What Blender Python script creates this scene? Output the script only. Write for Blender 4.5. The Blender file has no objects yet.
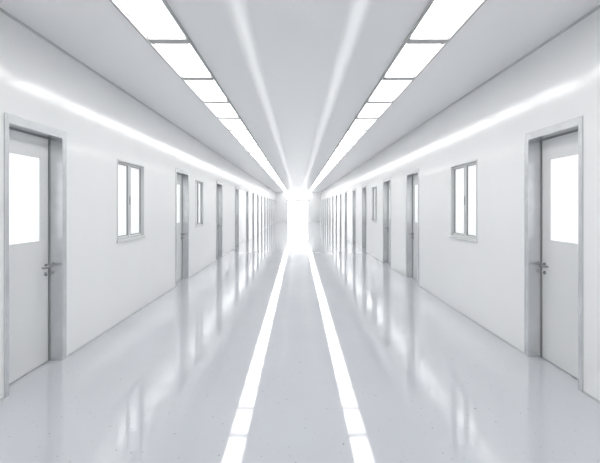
import bpy, bmesh, math
from mathutils import Vector, Matrix

W=2.31; H=3.04; CAM=1.5; Y0=-7.0; Y1=46.0; TH=0.2
scn=bpy.context.scene
try:
    scn.view_settings.view_transform='Standard'
    scn.view_settings.look='None'
except Exception as e: print(e)

# ---------------- materials ----------------
def mat(name, col, rough=0.5, metal=0.0, coat=0.0, coat_r=0.05, emis=None, es=0.0, ior=1.5):
    m=bpy.data.materials.new(name); m.use_nodes=True
    b=m.node_tree.nodes['Principled BSDF']
    b.inputs['Base Color'].default_value=(*col,1)
    b.inputs['Roughness'].default_value=rough
    b.inputs['Metallic'].default_value=metal
    b.inputs['IOR'].default_value=ior
    b.inputs['Coat Weight'].default_value=coat
    b.inputs['Coat Roughness'].default_value=coat_r
    if emis:
        b.inputs['Emission Color'].default_value=(*emis,1)
        b.inputs['Emission Strength'].default_value=es
    return m
def noisy(m, scale, c1, c2, lo=0.4, hi=0.6, detail=4):
    nt=m.node_tree; b=nt.nodes['Principled BSDF']
    tc=nt.nodes.new('ShaderNodeTexCoord'); n=nt.nodes.new('ShaderNodeTexNoise')
    n.inputs['Scale'].default_value=scale; n.inputs['Detail'].default_value=detail
    r=nt.nodes.new('ShaderNodeValToRGB')
    r.color_ramp.elements[0].position=lo; r.color_ramp.elements[0].color=(*c1,1)
    r.color_ramp.elements[1].position=hi; r.color_ramp.elements[1].color=(*c2,1)
    nt.links.new(tc.outputs['Object'],n.inputs['Vector']); nt.links.new(n.outputs['Fac'],r.inputs['Fac'])
    nt.links.new(r.outputs['Color'],b.inputs['Base Color'])
    return m
M_wall=noisy(mat('wall_paint',(.9,.9,.9),0.14,ior=1.47),1.2,(.915,.918,.922),(.925,.928,.932))
M_ceil=mat('ceiling_paint',(.96,.96,.96),0.30,ior=1.42)
M_floor=mat('floor_resin',(.5,.52,.55),0.055,ior=1.53,coat=0.25,coat_r=0.035)
noisy(M_floor,0.8,(.565,.588,.625),(.58,.603,.64))
# fine specks in floor
nt=M_floor.node_tree; b=nt.nodes['Principled BSDF']
src=b.inputs['Base Color'].links[0].from_socket
tc=nt.nodes.new('ShaderNodeTexCoord'); n=nt.nodes.new('ShaderNodeTexNoise'); n.inputs['Scale'].default_value=30; n.inputs['Detail'].default_value=2
r=nt.nodes.new('ShaderNodeValToRGB'); r.color_ramp.elements[0].position=.69; r.color_ramp.elements[1].position=.73
r.color_ramp.elements[0].color=(0,0,0,1); r.color_ramp.elements[1].color=(.6,.6,.6,1)
mx=nt.nodes.new('ShaderNodeMix'); mx.data_type='RGBA'
nt.links.new(tc.outputs['Object'],n.inputs['Vector']); nt.links.new(n.outputs['Fac'],r.inputs['Fac'])
nt.links.new(r.outputs['Color'],mx.inputs['Factor']); nt.links.new(src,mx.inputs[6]); mx.inputs[7].default_value=(.25,.26,.28,1)
nt.links.new(mx.outputs[2],b.inputs['Base Color'])
M_trim=mat('trim_grey',(.60,.61,.62),0.35)
M_alu=mat('brushed_aluminium',(.75,.76,.77),0.27,metal=0.8)
noisy(M_alu,6,(.68,.69,.70),(.74,.75,.76))
M_leaf=mat('door_laminate',(.78,.785,.79),0.2)
M_wfr=mat('window_frame_grey',(.72,.73,.74),0.3,metal=0.3)
M_glass=mat('frosted_lit_glass',(.76,.775,.785),0.08,emis=(.98,.99,1),es=0.45)
M_dark=mat('rubber_gasket',(.25,.25,.255),0.6)
M_steel=mat('handle_steel',(.42,.42,.43),0.25,metal=1.0)
M_panel=mat('light_diffuser',(.9,.9,.9),0.4,emis=(1,.995,.985),es=6.2)
M_tbar=mat('light_frame',(.5,.5,.5),0.4)
M_end=mat('glazing_and_haze_glow',(.9,.9,.9),0.3,emis=(1,1,1),es=1.5)  # lit door glass, and the white haze painted as glow above it
# added glowing strip painting a soft bright streak, brightest along its centre line
M_streak=mat('streak_glow',(.96,.96,.96),0.30,emis=(1,1,1),es=0.3,ior=1.42)
nt=M_streak.node_tree; b=nt.nodes['Principled BSDF']
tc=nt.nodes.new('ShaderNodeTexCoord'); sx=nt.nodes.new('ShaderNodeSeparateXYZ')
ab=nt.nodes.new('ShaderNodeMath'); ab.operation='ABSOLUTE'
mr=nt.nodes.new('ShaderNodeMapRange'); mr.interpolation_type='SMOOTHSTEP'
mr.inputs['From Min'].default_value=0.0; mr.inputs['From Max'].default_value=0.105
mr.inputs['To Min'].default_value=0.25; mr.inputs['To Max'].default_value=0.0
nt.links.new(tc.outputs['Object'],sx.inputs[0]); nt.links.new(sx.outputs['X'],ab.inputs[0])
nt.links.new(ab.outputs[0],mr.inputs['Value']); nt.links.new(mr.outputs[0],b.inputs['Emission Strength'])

# ---------------- mesh helpers ----------------
class MB:
    def __init__(s): s.bm=bmesh.new(); s.mats=[]
    def mi(s,m):
        if m not in s.mats: s.mats.append(m)
        return s.mats.index(m)
    def box(s,x0,x1,y0,y1,z0,z1,m,bev=0):
        x0,x1=min(x0,x1),max(x0,x1)
        vs=[s.bm.verts.new(p) for p in [(x0,y0,z0),(x1,y0,z0),(x1,y1,z0),(x0,y1,z0),(x0,y0,z1),(x1,y0,z1),(x1,y1,z1),(x0,y1,z1)]]
        k=s.mi(m); fs=[]
        for f in [(0,3,2,1),(4,5,6,7),(0,1,5,4),(1,2,6,5),(2,3,7,6),(3,0,4,7)]:
            fc=s.bm.faces.new([vs[i] for i in f]); fc.material_index=k; fs.append(fc)
        if bev>0:
            es=list({e for f in fs for e in f.edges})
            rr=bmesh.ops.bevel(s.bm,geom=es,offset=bev,segments=2,affect='EDGES',profile=.5)
            for f in rr['faces']: f.material_index=k
    def cyl(s,c,axis,r,l,m,seg=24):
        rot=Vector((0,0,1)).rotation_difference(Vector(axis)).to_matrix().to_4x4()
        k=s.mi(m)
        rr=bmesh.ops.create_cone(s.bm,cap_ends=True,segments=seg,radius1=r,radius2=r,depth=l,matrix=Matrix.Translation(c)@rot)
        for f in {f for v in rr['verts'] for f in v.link_faces}: f.material_index=k; f.smooth=len(f.verts)==4
    def obj(s,name,loc=(0,0,0),parent=None):
        me=bpy.data.meshes.new(name); s.bm.to_mesh(me); s.bm.free()
        for m in s.mats: me.materials.append(m)
        o=bpy.data.objects.new(name,me); scn.collection.objects.link(o)
        o.location=loc
        if parent: o.parent=parent
        return o
def empty(name,loc):
    e=bpy.data.objects.new(name,None); scn.collection.objects.link(e); e.location=loc; e.empty_display_size=.2; return e

# ---------------- layout ----------------
DH=2.2
left=[('d',3.55,4.42),('w',5.74,6.75),('d',8.5,9.45),('w',10.15,10.95),('d',12.7,13.65),('d',16.5,17.45)]
right=[('d',3.66,4.52),('w',5.80,6.80),('d',8.6,9.55),('d',11.2,12.15),('w',13.2,14.0),('d',15.2,16.15),('d',18.0,18.95)]
for L,st in ((left,20.0),(right,21.2)):
    y=st
    while y<Y1-1.5:
        L.append(('d',y,y+.95)); y+=2.7
    L.append(('d',-1.6,-.7)); L.append(('w',0.4,1.4)); L.append(('d',-5,-4.1))
WZ0,WZ1=1.06,2.12

def build_wall(name,s,items):
    mb=MB(); y=Y0
    xi,xo=s*W,s*(W+TH)
    for t,a,b_ in sorted(items,key=lambda q:q[1]):
        mb.box(xi,xo,y,a,0,H,M_wall)
        if t=='d': mb.box(xi,xo,a,b_,DH,H,M_wall)
        else:
            mb.box(xi,xo,a,b_,WZ1,H,M_wall); mb.box(xi,xo,a,b_,0,WZ0,M_wall)
        y=b_
    mb.box(xi,xo,y,Y1,0,H,M_wall)
    mb.obj(name)
build_wall('wall_left',-1,left); build_wall('wall_right',1,right)

def build_base(name,s,items):
    mb=MB(); y=Y0
    for t,a,b_ in sorted(items,key=lambda q:q[1]):
        if t=='w': continue
        mb.box(s*W,s*(W-.006),y,a-.025,0,.018,M_trim); y=b_+.06
    mb.box(s*W,s*(W-.006),y,Y1,0,.018,M_trim)
    mb.obj(name)
build_base('baseboard_left',-1,left); build_base('baseboard_right',1,right)

# floor
mb=MB(); mb.box(-W-TH,W+TH,Y0-.2,Y1+.2,-.15,0,M_floor); mb.obj('floor')
# ceiling strips with slots for light rows and glow streaks
PX0,PX1=.985,1.385
LX0,LX1=.36,.58
mb=MB()
for a,b_ in [(-LX0,LX0)]+[q for s in (1,-1) for q in ((s*LX1,s*PX0),(s*PX1,s*(W+TH)))]:
    mb.box(a,b_,Y0-.2,Y1+.2,H,H+.15,M_ceil)
mb.box(-W-TH,W+TH,Y0-.2,Y1+.2,H+.15,H+.2,M_ceil)
mb.obj('ceiling')
# crown shadow-gap trim
for nm,s in (('trim_1',-1),('trim_2',1)):
    mb=MB()
    mb.box(s*W,s*(W-.012),Y0,Y1,H-.018,H,M_trim)
    mb.obj(nm)
# panel rows
for s in (-1,1):
    mb=MB(); hw=(PX1-PX0)/2
    mb.box(-hw,-hw+.02,Y0,Y1,-.025,.06,M_tbar); mb.box(hw-.02,hw,Y0,Y1,-.025,.06,M_tbar)
    mb.box(-hw+.02,-hw+.026,Y0,Y1,.002,.06,M_dark); mb.box(hw-.026,hw-.02,Y0,Y1,.002,.06,M_dark)
    y=4.13-1.2*9; g=.06
    while y<Y1:
        a=max(y,Y0)
        mb.box(-hw+.026,hw-.026,a-g if a>Y0 else a,a+g,-.024,.03,M_tbar)
        mb.box(-hw+.026,hw-.026,a+g,min(y+1.2-g,Y1),.006,.05,M_panel)
        y+=1.2
    mb.obj('ceiling_light_row',(s*(PX0+PX1)/2,0,H))
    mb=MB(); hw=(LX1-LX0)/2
    mb.box(-hw,hw,Y0,Y1,0,.06,M_streak)
    mb.obj('ceiling_glow_streak',(s*(LX0+LX1)/2,0,H))  # glowing strip added to make the bright streak on the ceiling

# ---------------- doors ----------------
def door(i,s,a,b_):
    c=(a+b_)/2; hw=(b_-a)/2
    e=empty('door_%d'%i,(s*W,c,0))
    # frame
    mb=MB(); t=.03; pr=-s*.012
    for sg,fl in ((-1,.018),(1,.05)):
        y0,y1=sorted((sg*(hw-t),sg*hw)); mb.box(pr,s*.17,y0,y1,0,DH-t,M_alu)
        y0,y1=sorted((sg*(hw),sg*(hw+fl))); mb.box(pr,0,y0,y1,0,DH+.04,M_alu)
        y0,y1=sorted((sg*(hw-t-.014),sg*(hw-t))); mb.box(s*.112,s*.122,y0,y1,0.006,DH-t,M_dark)
    mb.box(pr,s*.17,-hw,hw,DH-t,DH,M_alu); mb.box(pr,0,-hw,hw,DH,DH+.04,M_alu)
    mb.box(s*.112,s*.122,-hw+t,hw-t,DH-t-.012,DH-t,M_dark)
    mb.obj('frame',parent=e)
    # leaf
    x0,x1=s*.12,s*.165; L=hw-t-.004
    g0,g1=-hw+.12,hw-.17; z0,z1=1.17,1.97; zt=DH-t-.004
    mb=MB()
    mb.box(x0,x1,-L,g0,.008,zt,M_leaf); mb.box(x0,x1,g1,L,.008,zt,M_leaf)
    mb.box(x0,x1,g0,g1,.008,z0,M_leaf); mb.box(x0,x1,g0,g1,z1,zt,M_leaf)
    mb.obj('leaf',parent=e)
    mb=MB()
    mb.box(s*.128,s*.15,g0,g1,z0,z1,M_glass); mb.obj('glass',parent=e)
    mb=MB(); q=.010
    mb.box(s*.117,s*.13,g0,g0+q,z0,z1,M_leaf); mb.box(s*.117,s*.13,g1-q,g1,z0,z1,M_leaf)
    mb.box(s*.117,s*.13,g0,g1,z0,z0+q,M_leaf); mb.box(s*.117,s*.13,g0,g1,z1-q,z1,M_leaf)
    mb.obj('glazing_bead',parent=e)
    # handle
    mb=MB(); hy=hw-.095; hz=.93
    mb.cyl((s*.115,hy,hz),(1,0,0),.024,.012,M_steel)
    mb.cyl((s*.092,hy,hz),(1,0,0),.010,.05,M_steel)
    mb.box(s*.060,s*.078,hy-.14,hy+.012,hz-.010,hz+.010,M_steel,.005)
    mb.cyl((s*.115,hy,hz-.075),(1,0,0),.018,.012,M_steel)
    mb.obj('lever_handle',parent=e)
    mb=MB()
    for z in (.25,1.1,1.9): mb.cyl((s*.114,-hw+t+.006,z),(0,0,1),.007,.1,M_steel,12)
    mb.obj('hinges',parent=e)
def window(i,s,a,b_):
    c=(a+b_)/2; hw=(b_-a)/2; zc=(WZ0+WZ1)/2; hz=(WZ1-WZ0)/2
    e=empty('window_%d'%i,(s*W,c,zc))
    def ring(mb,x0,x1,ya,yb,za,zb,t,m):
        mb.box(x0,x1,ya,ya+t,za,zb,m); mb.box(x0,x1,yb-t,yb,za,zb,m)
        mb.box(x0,x1,ya+t,yb-t,za,za+t,m); mb.box(x0,x1,ya+t,yb-t,zb-t,zb,m)
    mb=MB()
    ring(mb,-s*.008,s*.12,-hw,hw,-hz,hz,.022,M_wfr)
    mb.box(s*.03,s*.10,-.02,.02,-hz+.022,hz-.022,M_wfr)
    mb.obj('frame',parent=e)
    mb=MB()
    for ya,yb in ((-hw+.022,-.02),(.02,hw-.022)):
        ring(mb,s*.035,s*.08,ya+.002,yb-.002,-hz+.024,hz-.024,.028,M_leaf)
        ring(mb,s*.033,s*.05,ya+.030,yb-.030,-hz+.052,hz-.052,.006,M_dark)
    mb.obj('sashes',parent=e)
    mb=MB()
    mb.box(s*.05,s*.07,-hw+.03,-.03,-hz+.03,hz-.03,M_glass); mb.box(s*.05,s*.07,.03,hw-.03,-hz+.03,hz-.03,M_glass)
    mb.obj('glass',parent=e)
    mb=MB(); mb.box(-s*.02,0,-hw-.02,hw+.02,-hz-.02,-hz,M_leaf,.003); mb.obj('sill',parent=e)
    mb=MB(); mb.box(s*.022,s*.034,.004,.016,-.06,.06,M_steel,.003); mb.obj('latch',parent=e)
di=wi=0
for s,L in ((-1,left),(1,right)):
    for t,a,b_ in sorted(L,key=lambda q:q[1]):
        if t=='d': di+=1; door(di,s,a,b_)
        else: wi+=1; window(wi,s,a,b_)

# ---------------- end walls ----------------
mb=MB(); mb.box(-W,W,Y0-TH,Y0,0,H,M_wall); mb.obj('wall_back')
DW=1.1; DZ=2.1
mb=MB()
mb.box(-W,-DW,Y1,Y1+TH,0,H,M_wall); mb.box(DW,W,Y1,Y1+TH,0,H,M_wall)
mb.obj('wall_front')
e=empty('glazed_entrance_door',(0,Y1,0))
mb=MB()
for x in (-DW,-.03,DW-.06): mb.box(x,x+.06,-.02,.08,0,DZ,M_alu)
mb.box(-DW,DW,-.02,.08,DZ,DZ+.12,M_alu); mb.box(-DW,-DW+.05,-.02,.08,DZ+.12,H,M_alu); mb.box(DW-.05,DW,-.02,.08,DZ+.12,H,M_alu)
mb.obj('frame',parent=e)
mb=MB(); mb.box(-DW,DW,.09,.12,0,H,M_end); mb.obj('glazing_and_haze',parent=e)  # part above the doors is added, glowing for the white haze there
mb=MB()
for x in (-.1,.1): mb.cyl((x,-.06,1.05),(0,0,1),.015,.5,M_steel,12)
for x in (-.1,.1):
    for z in (.85,1.25): mb.cyl((x,-.03,z),(0,1,0),.01,.09,M_steel,10)
mb.obj('pull_handles',parent=e)

# world
w=bpy.data.worlds.new('world'); scn.world=w; w.use_nodes=True
w.node_tree.nodes['Background'].inputs[0].default_value=(.8,.85,.9,1); w.node_tree.nodes['Background'].inputs[1].default_value=.5

# camera
cd=bpy.data.cameras.new('camera'); co=bpy.data.objects.new('camera',cd); scn.collection.objects.link(co)
co.location=(0,0,CAM); co.rotation_euler=(math.radians(90),0,0)
cd.sensor_width=36; cd.lens=27; cd.shift_x=2/600; cd.shift_y=-24.5/600; cd.clip_end=200
scn.camera=co
